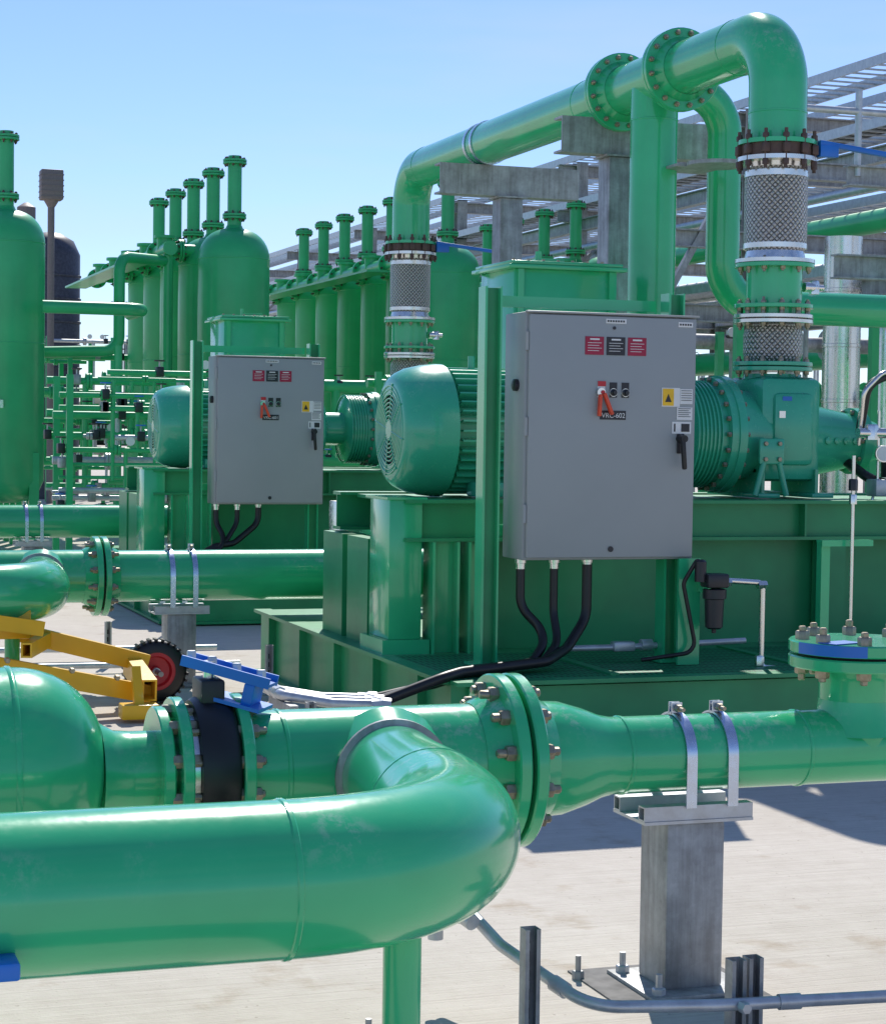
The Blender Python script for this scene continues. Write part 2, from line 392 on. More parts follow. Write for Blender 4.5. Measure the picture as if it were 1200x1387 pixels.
def strut(name,x,y,h,mat='galvd'):
    s=Ob(name,(x,y,0))
    w=.021
    s.box('web',mat,(x-w,y+w-.003,0),(x+w,y+w,h))
    s.box('flanges',mat,(x-w,y-w,0),(x-w+.003,y+w-.003,h)); s.box('flanges',mat,(x+w-.003,y-w,0),(x+w,y+w-.003,h))
    s.box('lips',mat,(x-w+.003,y-w,0),(x-w+.011,y-w+.003,h)); s.box('lips',mat,(x+w-.011,y-w,0),(x+w-.003,y-w+.003,h))
    for i in range(int(h/.05)): s.box('slots','dark',(x-.006,y+w-.0045,.015+.05*i),(x+.006,y+w-.0035,.045+.05*i))
    s.box('foot',mat,(x-.05,y-.045,0),(x+.05,y+.045,.006))
    s.done()
strut('strut_post',1.90,4.78,.31); strut('strut_post',2.435,4.66,.22); strut('strut_post',2.49,4.67,.22)
strut('strut_post',2.37,8.7,.36); strut('strut_post',2.20,13.2,.3); strut('strut_post',2.9,11.6,.3)
k=Ob('blue_pipe_clamp',(.44,3.7,.6))
k.box('jaw','blue',(.30,3.70,.57),(.46,3.79,.605),.006); k.box('jaw','blue',(.30,3.69,.605),(.38,3.78,.625),.004); k.done()
q=Ob('slab_anchor_studs',(2.3,5.2,0))
for (a,bq) in((2.27,5.33),(1.5,4.9)): q.hexn('nut','galvd',(a,bq,.0),Z,.018,.025); q.lathe('stud','galvd',(a,bq,0),Z,[(0,.009),(.07,.009)],8)
q.done()
# ------------------------------------------------------------------ cabinet
def label(o,part,mat,x0,x1,z0,z1,y): o.box(part,mat,(x0,y-.0025,z0),(x1,y,z1))
def cabinet(dy,txt):
    y=9.12+dy
    o=Ob('control_cabinet',(4.0,y,1.5)); x0,x1,z0,z1=3.56,4.485,.965,2.19
    o.box('enclosure','cab',(x0,y+.028,z0),(x1,y+.31,z1),.008)
    o.box('door','cab',(x0+.012,y,z0+.012),(x1-.012,y+.026,z1-.012),.008)
    o.box('drip_lip','cab',(x0-.004,y-.004,z1-.006),(x1+.004,y+.03,z1+.004),.003)
    for zz in(1.15,1.58,2.0): o.lathe('hinge','cab',(x0+.004,y+.014,zz),Z,[(0,.009),(.09,.009)],12)
    F=y-.0005
    for i,cm in enumerate(('lred','lblack','lred')):
        label(o,'warning_label',cm,3.865+.115*i,3.965+.115*i,1.985,2.075,F)
        label(o,'label_print','white',3.89+.115*i,3.94+.115*i,2.058,2.066,F-.0027)
        for k in range(4): label(o,'label_print','white',3.878+.115*i,3.952+.115*i-.014*(k%2),2.043-.013*k,2.0455-.013*k,F-.0027)
    label(o,'name_plate','white',3.975,4.085,2.142,2.165,F); label(o,'name_plate','white',4.37,4.45,2.135,2.16,F)
    for i in range(7): label(o,'name_print','lblack',3.982+.014*i,3.990+.014*i,2.149,2.158,F-.0027)
    for i in range(5): label(o,'name_print','lblack',4.377+.014*i,4.385+.014*i,2.143,2.152,F-.0027)
    label(o,'tag','lblack',3.95,4.09,1.665,1.71,F)
    for i,xx in enumerate((3.955,4.02,4.085)):
        label(o,'legend_plate','white' if i==0 else 'lblack',xx-.02,xx+.02,1.775,1.85,F)
        o.lathe('operator','lblack' if i else 'red',(xx,y,1.80),(0,-1,0),[(0,.018),(.012,.018),(.016,.011),(.03,.010)],20)
        if i: o.lathe('operator_ring','steel',(xx,y,1.80),(0,-1,0),[(0,.021),(.006,.021)],20)
    label(o,'legend_plate_red','red',3.935,3.978,1.83,1.855,F-.003)
    o.box('lockout_handle','orange',(3.930,y-.04,1.68),(3.947,y-.012,1.79),.006,Matrix.Rotation(.05,3,'Y'))
    o.box('lockout_handle','orange',(3.972,y-.045,1.685),(3.990,y-.015,1.80),.006,Matrix.Rotation(-.4,3,'Y'))
    o.lathe('lock_dial','steel',(3.948,y-.004,1.80),(0,-1,0),[(0,.022),(.02,.022)],20)
    label(o,'hazard_sticker','white',4.285,4.385,1.735,1.83,F); label(o,'hazard_sticker_yellow','lyel',4.29,4.35,1.74,1.825,F-.0026)
    b=o.bm('hazard_triangle','lblack'); b.faces.new([b.verts.new((4.302,F-.0062,1.758)),b.verts.new((4.338,F-.0062,1.758)),b.verts.new((4.32,F-.0062,1.80))])
    label(o,'hazard_sticker','white',4.3865,4.455,1.75,1.825,F)
    label(o,'instruction_sticker','white',4.345,4.45,1.60,1.66,F); label(o,'instruction_sticker','white',4.37,4.455,1.67,1.733,F)
    label(o,'instruction_print','lblack',4.395,4.44,1.61,1.65,F-.0026); label(o,'instruction_print','lblack',4.355,4.362,1.61,1.65,F-.0026)
    for k in range(5): label(o,'sticker_print','lblack',4.377,4.445-.01*(k%2),1.725-.01*k,1.7275-.01*k,F-.0026); label(o,'sticker_print','lblack',4.392,4.45,1.815-.012*k,1.8175-.012*k,F-.0026)
    o.box('disconnect_plate','lblack',(4.372,y-.008,1.50),(4.412,y,1.60),.003)
    o.box('disconnect_handle','black',(4.378,y-.06,1.42),(4.402,y-.035,1.59),.008,Matrix.Rotation(-.08,3,'Y'))
    o.lathe('disconnect_handle','black',(4.39,y,1.575),(0,-1,0),[(0,.022),(.06,.018)],20)
    o.lathe('lock_screw','lblack',(4.02,y,1.02),(0,-1,0),[(0,.014),(.006,.014)],20)
    o.lathe('lock_screw','lblack',(4.02,y,2.12),(0,-1,0),[(0,.008),(.006,.008)],20)
    o.lathe('side_knob','lblack',(x0,y+.13,1.83),(-1,0,0),[(0,.03),(.02,.03),(.025,.02)],20)
    for i,xx in enumerate((3.60,3.78,3.96)):
        o.lathe('gland','steel',(xx,y+.15,z0),(0,0,-1),[(0,.03),(.02,.03),(.022,.024),(.05,.024)],12)
        if dy<1:
            px=[(xx,y+.15,z0-.03),(xx,y+.15,z0-.24-.03*i),(xx+(.13,.0,-.13)[i],y+.08,.58-.03*i),(xx-(.1,.24,.42)[i]+.1,y-.02-.05*i,.46+.01*i),(3.25-.05*i,y-.15-.05*i,.455),(3.05,y-.2-.05*i,.40+.02*i),(2.74,y-.16-.06*i,.33)]
        else:
            px=[(xx,y+.15,z0-.03),(xx,y+.15,z0-.16),(xx-(-.05,.10,.22)[i],y+.08,.70-.03*i),(3.62-.03*i,y,.62),(3.4-.05*i,y-.15,.50),(3.05,y-.2-.05*i,.40+.02*i)]
        o.sweep('hose','black',fillet(px,.14,7),(.023,.021,.026)[i],14)
    for xx in(3.405,4.40):
        o.box('post_web','greenshade' ,(xx,y+.19,.44),(xx+.068,y+.20,2.31))  # web gets the darkened green, its shade painted in; flanges keep the bright one
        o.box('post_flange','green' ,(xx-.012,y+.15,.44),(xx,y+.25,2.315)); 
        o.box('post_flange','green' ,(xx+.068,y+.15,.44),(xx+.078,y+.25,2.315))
        o.box('post_base','green',(xx-.05,y+.10,.43),(xx+.13,y+.28,.445))
    o.beam('crossbar','green',(3.49,y+.34,2.255),(4.39,y+.34,2.255),.05,.055,.006,.006,'BOX')
    o.beam('crossbar','green',(3.49,y+.34,1.1),(4.39,y+.34,1.1),.05,.055,.006,.006,'BOX')
    e=o.done()
    cu=bpy.data.curves.new('tag_text','FONT'); cu.body=txt; cu.size=.034; cu.extrude=.0004
    t=bpy.data.objects.new('tag_text',cu); COL.objects.link(t); cu.materials.append(M['white']); t.parent=e
    t.location=Vector((3.958,y-.0045,1.675))-Vector((4.0,y,1.5)); t.rotation_euler=(math.pi/2,0,0)
# ------------------------------------------------------------------ machine unit
def unit(dy,txt,bx):
    cabinet(dy,txt)
    y=10.6+dy
    s=Ob('equipment_skid',(5,y,0))
    X0,X1=3.1,8.2; yf,yb=8.72+dy,12.6+dy; zt=.42
    s.box('deck_infill','greenshade',(X0+.06,yf+.06,.02),(X1-.06,yb-.06,zt-.03))
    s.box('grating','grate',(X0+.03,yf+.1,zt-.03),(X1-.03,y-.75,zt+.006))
    s.box('deck_plate','greenshade',(X0+.03,y-.749,zt-.03),(X1-.03,yb-.05,zt+.004))
    s.beam('side_beam','greenshade',(X0-.02,yf+.05,zt/2+.01),(X1,yf+.05,zt/2+.01),.10,zt-.01,.02,.012,'C')
    s.beam('end_beam','greenshade',(X0,yf+.11,zt/2+.01),(X0,yb,zt/2+.01),.11,zt-.01,.02,.012,'I')
    for k in range(5): s.box('end_stiffener','greenshade',(X0-.05,yf+.5+.75*k,.03),(X0-.006,yf+.512+.75*k,zt-.02))
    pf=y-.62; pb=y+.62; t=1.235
    s.beam('main_beam','greenshade',(3.2,pf,t-.11),(X1,pf,t-.11),.16,.22,.018,.012,'I')
    s.beam('main_beam','greenshade',(3.2,pb,t-.11),(X1,pb,t-.11),.16,.22,.018,.012,'I')
    s.box('top_plate','greenshade',(3.3,pf+.08,t-.03),(X1,pb-.08,t-.01))
    s.box('tank_wall','greenshade',(3.75,pf+.10,zt),(X1-.1,pb-.10,t-.225))
    for xx in(4.75,5.55,6.25,6.95,7.6):
        s.box('stiffener','greenshade',(xx,pf-.075,t-.20),(xx+.012,pf-.006,t-.02))
    for xx in(5.75,7.0): s.beam('leg','greenshade',(xx,pf,zt),(xx,pf,t-.22),.14,.13,.012,.01,'I',up=(0,1,0))
    s.box('end_box','green',(3.12,pf-.05,zt+.08),(3.30,pf+.30,t+.0),.004)
    s.box('end_box','green',(3.10,pf-.07,t),(3.32,pf+.32,t+.012))
    s.box('end_foot','green',(3.08,pf-.08,zt),(3.34,pf+.33,zt+.08))
    for xx in(3.42,3.62): 
        s.beam('leg','green',(xx,pf-.02,zt),(xx,pf-.02,t-.222),.16,.15,.014,.012,'I',up=(1,0,0))
    for k in range(2): s.box('end_panel','greenshade',(3.14,pf+.4+.5*k,zt),(3.28,pf+.8+.5*k,t-.23))
    for xx in(3.9,5.0,6.1,7.2): s.box('deck_bar','greenshade',(xx,yf+.1,zt+.006),(xx+.05,y-.72,zt+.016))
    s.done()
    m=Ob('electric_motor',(3.9,y,1.6)); z=1.60
    m.lathe('fan_cowl','teal',(3.32,y,z),X,[(0,.20),(.002,.262),(.012,.292),(.04,.318),(.09,.343),(.17,.362),(.25,.371),(.29,.371),(.295,.36)],64,False)
    m.lathe('cowl_recess','dark',(3.34,y,z),X,[(0,.275),(.01,.275)],48)
    for i in range(9): 
        rr=.05+.0235*i
        m.lathe('grille','teal',(3.322,y,z),X,[(0,rr),(-.006,rr+.004),(-.006,rr+.009),(0,rr+.013),(.006,rr+.008)],48,False)
    for i in range(8):
        t=math.pi*i/4+.2; m.tube('grille','teal',[(3.318,y+.05*math.cos(t),z+.05*math.sin(t)),(3.318,y+.26*math.cos(t),z+.26*math.sin(t))],.004,n=6)
    m.lathe('grille','teal',(3.326,y,z),-X,[(0,.055),(.01,.05)],24)
    m.lathe('frame','teal',(3.60,y,z),X,[(0,.285),(1.14,.285),(1.145,.33),(1.21,.33),(1.24,.28),(1.30,.12)],48)
    for i in range(40):
        t=2*math.pi*i/40
        m.box('cooling_fins','teal',(3.635,y-.005,z+.275),(4.70,y+.005,z+.355),0,Matrix.Rotation(t,3,'X'),(0,y,z))
    m.lathe('frame_band','teal',(4.66,y,z),X,[(0,.357),(.06,.357)],48)
    m.box('terminal_box','teal',(4.1,y-.16,z+.33),(4.5,y+.16,z+.50),.01)
    m.tube('lifting_eye','teal',[(3.80,y,z+.33),(3.80,y,z+.42)],.02)
    for xx in(3.72,4.55):
        m.box('foot','teal',(xx,y-.34,1.238),(xx+.16,y-.17,1.32),.01); m.box('foot','teal',(xx,y+.17,1.238),(xx+.16,y+.34,1.32),.01)
        m.box('foot_web','teal',(xx+.05,y-.27,1.31),(xx+.09,y+.27,1.50))
        m.hexn('foot_bolt','bolt',(xx+.08,y-.30,1.32),Z,.018,.02)
    m.lathe('coupling_guard','teal',(4.86,y,z),X,[(0,.15),(.25,.15),(.26,.2),(.30,.2)],32)
    m.done()
    c=Ob('gas_compressor',(5.6,y,1.6)); z=1.60
    c.lathe('drive_end','teal',(5.05,y,z),X,[(0,.17),(.02,.27),(.04,.30),(.22,.30),(.225,.335),(.27,.335),(.272,.345),(.32,.345),(.33,.30),(.42,.27),(.6,.25)],48)
    for i in range(7): c.lathe('ribs','teal',(5.07+.025*i,y,z),X,[(0,.30),(.003,.315),(.010,.315),(.013,.30)],48,False)
    for i in range(22):
        t=2*math.pi*i/22
        q=Vector((5.32,y+.322*math.cos(t),z+.322*math.sin(t)))
        c.hexn('ring_bolts','bolt',q+X*.05,X,.015,.02); c.hexn('ring_bolts','bolt',q-X*.05,-X,.015,.02)
    c.box('casing','teal',(5.50,y-.25,1.33),(5.90,y+.25,1.94),.05)
    c.box('casing','teal',(5.57,y-.28,1.42),(5.84,y+.28,1.85),.04)
    c.box('name_plate','blue',(5.62,y-.2825,1.80),(5.68,y-.2805,1.825)); c.box('name_plate','steel',(5.60,y-.2825,1.70),(5.64,y-.2805,1.74))
    c.lathe('discharge_end','teal',(5.88,y,z-.03),X,[(0,.24),(.05,.22),(.30,.17),(.34,.165),(.345,.20),(.40,.20),(.42,.14),(.50,.12)],40)
    for i in range(10):
        t=2*math.pi*i/10; c.hexn('end_bolts','bolt',(6.22,y+.18*math.cos(t),z-.03+.18*math.sin(t)),-X,.014,.018)
    for k in range(4): c.lathe('port_plug','teal',(5.96+.07*k,y-.20+.015*k,z-.03),(0,-1,0),[(0,.022),(.03,.022),(.034,.014)],10)
    c.lathe('suction_neck','teal',(5.70,y,1.86),Z,[(0,.20),(.06,.18),(.09,.17),(.10,.17)],40)
    for xx in(5.45,5.8):
        c.box('foot','teal',(xx,y-.33,1.237),(xx+.14,y+.33,1.262),.004)
        c.box('foot_web','teal',(xx+.05,y-.27,1.26),(xx+.07,y+.27,1.40))
    c.box('bracket','teal',(5.44,y-.355,1.43),(5.60,y-.33,1.58),.01); 
    for a in(5.475,5.565):
        for d in(1.46,1.55): c.hexn('bracket_bolt','bolt',(a,y-.355,d),(0,-1,0),.014,.014)
    for sg in(-1,1): c.tube('bracket_leg','teal',[(5.52+.05*sg,y-.345,1.44),(5.52+.10*sg,y-.345,1.25)],.018,n=10)
    c.lathe('gauge','steel',(6.22,y-.40,1.50),(-.3,-1,0),[(0,.05),(.03,.05)],24); c.lathe('gauge_face','white',(6.211,y-.431,1.50),(-.3,-1,0),[(0,.042),(.002,.042)],24)
    c.sweep('hose','black',fillet([(6.12,y-.3,1.62),(6.12,y-.38,1.90),(6.25,y-.38,1.96),(6.5,y-.3,1.85),(6.9,y-.2,1.4)],.1,6),.026,12)
    c.sweep('hose','steel',fillet([(6.09,y-.34,1.55),(6.07,y-.42,1.86),(6.20,y-.42,1.98),(6.5,y-.34,1.95)],.1,6),.014,12)
    c.sweep('hose','black',fillet([(6.15,y-.1,1.45),(6.18,y-.35,1.34),(6.4,y-.35,1.30),(6.6,y-.3,1.7),(6.9,y-.3,1.9)],.1,6),.03,12)
    c.sweep('tubing','steel',fillet([(6.20,y-.38,1.75),(6.20,y-.38,1.35),(6.12,y-.4,1.1),(6.12,y-.4,.8)],.05,5),.009,8)
    c.tube('valve','steel',[(6.05,y-.40,1.62),(6.45,y-.40,1.62)],.03,n=12); c.hexn('valve','steel',(6.14,y-.40,1.58),Z,.04,.09)
    for k in range(3): c.box('terminal_housing','galv',(6.15+.14*k,y-.45,1.25),(6.26+.14*k,y-.33,1.35),.01)
    c.lathe('oil_filter','lblack',(6.32,y-.35,1.36),Z,[(0,.07),(.16,.07),(.18,.05)],24)
    c.done()
    r=Ob('flexible_riser',(5.7,y,2)); x=5.70
    r.flange((x,y,2.005),Z,.235,.024,12,part='lower_flange',mat='teal',br=.016,hub=None)
    r.lathe('braid_lower','braid',(x,y,2.035),Z,[(0,.150),(.02,.168),(.05,.176),(.16,.176),(.19,.168),(.21,.150)],48)
    r.flange((x,y,2.285),Z,.235,.024,12,part='mid_flange',mat='steel',br=.016)
    r.tube('spool','green',[(x,y,2.31),(x,y,2.60)],.165,n=48)
    r.flange((x,y,2.36),Z,.235,.024,12,part='spool_flange_low',mat='green',br=.016,pair=False)
    r.flange((x,y,2.60),Z,.235,.026,12,part='spool_flange',mat='green',br=.016,pair=False)
    r.lathe('steel_flange','steel',(x,y,2.615),Z,[(0,.235),(.022,.235),(.024,.18),(.07,.17)],48)
    r.lathe('braid_upper','braid',(x,y,2.68),Z,[(0,.165),(.02,.180),(.08,.186),(.42,.186),(.48,.180),(.50,.165)],56)
    r.lathe('collar','steel',(x,y,2.70),Z,[(0,.188),(.03,.188)],48); r.lathe('collar','steel',(x,y,3.12),Z,[(0,.188),(.035,.188)],48)
    r.lathe('steel_flange','steel',(x,y,3.165),Z,[(0,.165),(.04,.17),(.045,.235),(.07,.235)],48)
    r.lathe('black_ring','rust',(x,y,3.237),Z,[(0,.215),(.07,.215)],40)
    r.lathe('top_flange','green',(x,y,3.308),Z,[(0,.235),(.026,.235)],48)
    for i in range(12):
        t=2*math.pi*(i+.5)/12; q=Vector((x+.225*math.cos(t),y+.225*math.sin(t),3.175))
        r.hexn('ring_nuts','rust',q,Z,.019,.035); r.hexn('ring_nuts','rust',q+Z*.155,Z,.019,.03); r.lathe('ring_studs','rust',q,Z,[(-.02,.011),(.21,.011)],8)
        r.box('ring_lugs','rust',(q.x-.02,q.y-.02,3.245),(q.x+.02,q.y+.02,3.30),.004)
    r.box('blue_lever','blue',(x+.2,y-.16,3.27),(x+.95,y-.12,3.30),.003,Matrix.Rotation(.10,3,'Y')) 
    r.box('blue_lever','blue',(x+.2,y-.165,3.24),(x+.32,y-.115,3.31),.003)
    r.lathe('small_valve','steel',(x+.17,y-.05,2.48),X,[(0,.03),(.08,.03),(.09,.018),(.13,.018)],16); r.hexn('small_valve','steel',(x+.24,y-.05,2.44),Z,.03,.08)
    r.done()
    xa,xb,ztp=bx
    b=Ob('inlet_filter_box',(4.6,y+1.4,1.2)); ya,yc=y+1.1,y+1.7
    b.box('body','green',(xa,ya,.43),(xb,yc,ztp),.004)
    b.box('rim','green',(xa-.05,ya-.05,ztp),(xb+.05,yc+.05,ztp+.025),.002); b.box('lid','green',(xa-.03,ya-.03,ztp+.028),(xb+.03,yc+.03,ztp+.05),.004)
    for i in range(int((xb-xa+.02)/.1)): b.hexn('rim_bolt','bolt',(xa-.01+.1*i,ya-.01,ztp+.05),Z,.011,.012)
    b.box('top_bracket','green',(xa+.25,ya+.2,ztp+.05),(xa+.42,ya+.34,ztp+.09))
    b.tube('lift_lug','green',[(xa+.2,ya+.1,ztp+.05),(xa+.2,ya+.1,ztp+.12)],.02)
    for q in(xa+.02,xb-.06): b.box('corner_rib','green',(q,ya-.02,.43),(q+.04,ya-.001,ztp-.002))
    b.done()
unit(0,'VRC-602',(4.47,5.17,2.62)); unit(7.0,'VRC-601',(4.20,4.80,2.62))
# ------------------------------------------------------------------ overhead header
h=Ob('overhead_gas_header',(5.7,14,4)); HZ=3.975;R=.172
h.sweep('header_pipe','green',fillet([(5.7,10.6,3.33),(5.7,10.6,HZ),(5.7,17.6,HZ),(5.7,17.6,3.33)],.46,18),R,48)
h.flange((5.7,11.93,HZ),Y,.27,.034,16,part='flange_near',br=.018,hub=R)
h.flange((5.7,12.88,HZ),Y,.27,.034,16,part='flange_far',br=.018,hub=R)
h.tube('down_pipe','green',[(5.70,12.33,HZ),(5.70,12.33,.7)],.160,n=48)
h.sweep('side_down_pipe','green',fillet([(5.7,12.45,HZ),(6.29,12.45,HZ-.05),(6.29,12.45,2.49),(9.6,12.45,2.49)],.30,14),.117,36)
for p,a in(((5.7,11.10,HZ),Y),((5.7,17.1,HZ),Y),((5.7,13.4,HZ),Y),((5.7,10.6,3.50),Z),((5.7,12.33,3.70),Z)):
    rr=R if a is Y or p[1]<11 else .160
    h.lathe('weld_seam','green',Vector(p)-a*.007,a,[(0,rr),(.003,rr+.0032),(.011,rr+.0032),(.014,rr)],40,False)
for yy in(13.05,15.50,15.66): 
    h.lathe('clamp_band','zinc',(5.7,yy,HZ),Y,[(0,R+.002),(0,R+.010),(.04,R+.010),(.04,R+.002)],40,False)
h.lathe('support_disc','galvd',(5.96,11.9,3.36),Z,[(0,.2),(.025,.2)],32); h.box('support_disc','galvd',(5.72,12.0,3.362),(6.05,12.3,3.380))
h.done()
for (xc,yc,xa,xb) in((5.72,12.98,5.27,6.38),(5.90,15.62,5.28,6.50)):
    t=Ob('pipe_bridge_support',(xc,yc,0))
    zt=4.03-.172-.008
    t.beam('cross_beam','galvd',(xa,yc,zt-.18),(xb,yc,zt-.18),.15,.25,.016,.014,'D')
    t.box('end_plate','galvd',(xb,yc-.07,zt-.30),(xb+.01,yc+.07,zt-.06))
    t.box('column','galvd',(xc-.1,yc-.1,0.014),(xc+.1,yc+.1,zt-.32),.01); t.box('base_plate','galvd',(xc-.18,yc-.18,0),(xc+.18,yc+.18,.014))
    t.box('cap','galvd',(xc-.13,yc-.12,zt-.32),(xc+.13,yc+.12,zt-.306))
    t.done()
# ------------------------------------------------------------------ filter regulator etc.
f=Ob('filter_regulator',(4.5,9.05,.8)); y=9.02
f.lathe('bowl','lblack',(4.55,y,.62),Z,[(0,.03),(.01,.045),(.15,.05),(.155,.06),(.20,.06),(.205,.045)],24)
f.box('head','lblack',(4.49,y-.05,.83),(4.61,y+.05,.90),.01); f.lathe('knob','lblack',(4.47,y,.86),Z,[(0,.03),(.1,.03),(.11,.02)],20)
f.lathe('bowl','black',(4.55,y,.60),Z,[(0,.012),(.03,.012)],12)
f.sweep('tubing','steel',fillet([(4.60,y,.865),(4.82,y,.85),(4.82,y,.42),(5.02,y,.40)],.03,5),.015,12)
for p in((4.60,y,.865),(4.80,y,.85),(4.82,y,.44)): f.hexn('fitting','steel',Vector(p)-Vector((.01,0,.01)),X if p[2]>.5 else Z,.024,.05)
f.sweep('hose','black',fillet([(4.47,y,.9),(4.47,y,1.0),(4.4,y+.05,.85),(4.48,y+.05,.5),(4.2,y+.1,.46)],.06,6),.011,10)
f.box('stand','green',(4.40,y+.10,.43),(4.52,y+.12,.97)); f.box('stand','green',(4.505,y-.02,.80),(4.52,y+.10,.90))
f.done()
a=Ob('instrument_stand',(5.35,9.1,.8))
a.box('angle_post','green',(5.20,9.10,.43),(5.25,9.106,1.05)); a.box('angle_post','green',(5.20,9.106,.43),(5.206,9.15,1.05))
a.box('angle_arm','green',(5.18,9.06,1.05),(5.48,9.12,1.062)); a.box('angle_arm','green',(5.18,9.06,1.03),(5.48,9.066,1.05))
a.tube('sensing_rod','steel',[(5.33,9.02,.45),(5.33,9.02,1.50)],.010,n=10); a.hexn('fitting','steel',(5.33,9.02,1.25),Z,.02,.05); a.hexn('fitting','lblack',(5.33,9.02,1.32),Z,.024,.06)
a.done()
j=Ob('conduit_run',(3,9,.45))
j.sweep('conduit','galv',[(4.9,9.35,.52),(4.2,9.35,.50),(3.9,9.35,.50)],.016,12); j.box('conduit_body','galv',(4.14,9.32,.48),(4.26,9.38,.53),.01); j.lathe('conduit_body','galv',(4.3,9.35,.51),X,[(0,.03),(.06,.03)],10)
for i in range(3):
    yy=8.72+.11*i
    j.sweep('stub_conduit','galv',fillet([(2.72,yy-.05,.34),(2.50,yy+.05,.34),(2.30,yy+.25,.36),(2.36,yy+.9,.36)],.08,6),.024,14)
    j.lathe('stub_fitting','galv',(2.74,yy-.06,.34),(-1,.3,0),[(0,.032),(.04,.036),(.05,.030),(.09,.030)],8)
    j.lathe('stub_fitting','galv',(2.31,yy+.30,.36),(0,1,0),[(0,.032),(.04,.036),(.05,.030),(.09,.030)],8)
j.box('stub_bracket','galvd',(2.30,8.8,0),(2.34,9.2,.33)); 
j.sweep('floor_conduit','galv',[(1.2,13.6,.08),(3.0,13.5,.08)],.02,10); j.sweep('floor_conduit','galv',[(1.2,12.9,.05),(3.0,12.8,.05)],.02,10)
j.done()
st=Ob('stainless_junction_box',(3.98,13.5,.6)); st.box('box','steel',(3.85,13.4,.25),(4.17,13.7,1.09),.01); st.box('door','steel',(3.86,13.38,.27),(4.16,13.399,1.07),.004); st.box('legs','galvd',(3.9,13.45,0),(3.95,13.5,.25)); st.box('legs','galvd',(4.07,13.45,0),(4.12,13.5,.25)); st.done()
# ------------------------------------------------------------------ yellow cart
w=Ob('yellow_trailer_cart',(1.7,10.8,0))
def bar(a,c,ww,hh): w.beam('frame','yellow',a,c,ww,hh,.01,.01,'BOX')
bar((.7,10.75,.42),(2.05,10.9,.12),.07,.10); bar((.7,11.25,.62),(2.10,11.25,.25),.07,.10)
bar((.9,10.7,.60),(1.45,10.85,.50),.07,.08); bar((1.35,10.7,.40),(1.55,11.3,.40),.06,.08); bar((2.02,10.75,.16),(2.02,11.35,.24),.08,.12)
w.box('hitch_block','yellow',(1.10,10.9,.44),(1.40,11.2,.60),.012); w.box('hitch_block','yellow',(.95,10.95,.60),(1.27,11.15,.68),.01)
w.lathe('hitch_pin','galv',(1.32,10.9,.52),(0,-1,0),[(0,.03),(.03,.03)],12)
for (a_,b_) in((1.0,10.70),(1.25,10.72),(1.6,10.78),(1.85,10.82)): w.hexn('frame_bolts','bolt',(a_,b_-.0,.40-(a_-1.)*.2),(0,-1,0),.016,.05)
w.box('outrigger','yellow',(1.85,10.62,.02),(2.05,10.75,.10),.008); bar((1.95,10.68,.08),(1.95,10.8,.28),.05,.05)
q=Vector((2.17,11.38,.19))
w.lathe('tyre','black',q-Y*.05,Y,[(0,.11),(.0,.15),(.015,.172),(.03,.18),(.07,.18),(.085,.172),(.10,.15),(.10,.11)],40,False)
for i in range(30):
    t=2*math.pi*i/30; w.box('tread','black',(q.x-.008,q.y-.045,q.z+.175),(q.x+.008,q.y+.045,q.z+.188),0,Matrix.Rotation(t,3,'Y'),tuple(q))
w.lathe('rim','red',q-Y*.045,Y,[(0,.115),(0,.09),(.03,.08),(.035,.03),(.02,.025),(.02,.001)],32,False)
w.lathe('hub','galv',q-Y*.05,Y,[(0,.022),(.06,.022)],16)
w.tube('axle','galvd',[(2.17,11.2,.19),(2.17,11.4,.19)],.015)
w.done()
# ------------------------------------------------------------------ vessels
def vessel(x,y,r=.48,top=4.28,nz=5.2,mat='greenfar'):
    v=Ob('adsorber_vessel',(x,y,0))
    pr=[(.62,r*.3),(.66,r*.6),(.75,r*.86),(.9,r)]+[(top-.42,r)]+[(top-.42+.42*math.sin(t*math.pi/20),max(r*math.cos(t*math.pi/20)**.8,.01)) for t in range(1,10)]+[(top,.02)]
    v.lathe('shell',mat,(x,y,0),Z,pr,48)
    for zz in(top-.43,2.6): v.lathe('seam',mat,(x,y,zz),Z,[(0,r),(.004,r+.005),(.016,r+.005),(.02,r)],48,False)
    for k in range(4):
        t=math.pi/4+k*math.pi/2; px,py=x+r*.93*math.cos(t),y+r*.93*math.sin(t)
        v.box('leg',mat,(px-.06,py-.06,0),(px+.06,py+.06,1.25))
    v.tube('nozzle',mat,[(x,y,top-.1),(x,y,nz)],.095,n=24)
    v.lathe('nozzle_pad',mat,(x,y,top-.06),Z,[(0,.2),(.06,.12),(.1,.1)],24,False)
    v.flange((x,y,top+.16),Z,.16,.03,8,part='nozzle_flange',mat=mat,br=.018,bmat='rust'); v.flange((x,y,nz-.03),Z,.16,.03,8,part='top_flange',mat=mat,br=.018,bmat='rust')
    v.lathe('cap',mat,(x,y,nz),Z,[(0,.09),(.05,.09)],16)
    v.box('name_plate','steel',(x-.22,y-r-.02,1.8),(x-.08,y-r+.03,1.9))
    v.done()
for i in range(5): vessel(6.07,26.46+1.34*i)
for i in range(3): vessel(2.93,25.43+1.34*i)
for i in range(7): vessel(9.43,27.4+1.34*i)
for i in range(5): vessel(12.2,27.9+1.34*i)
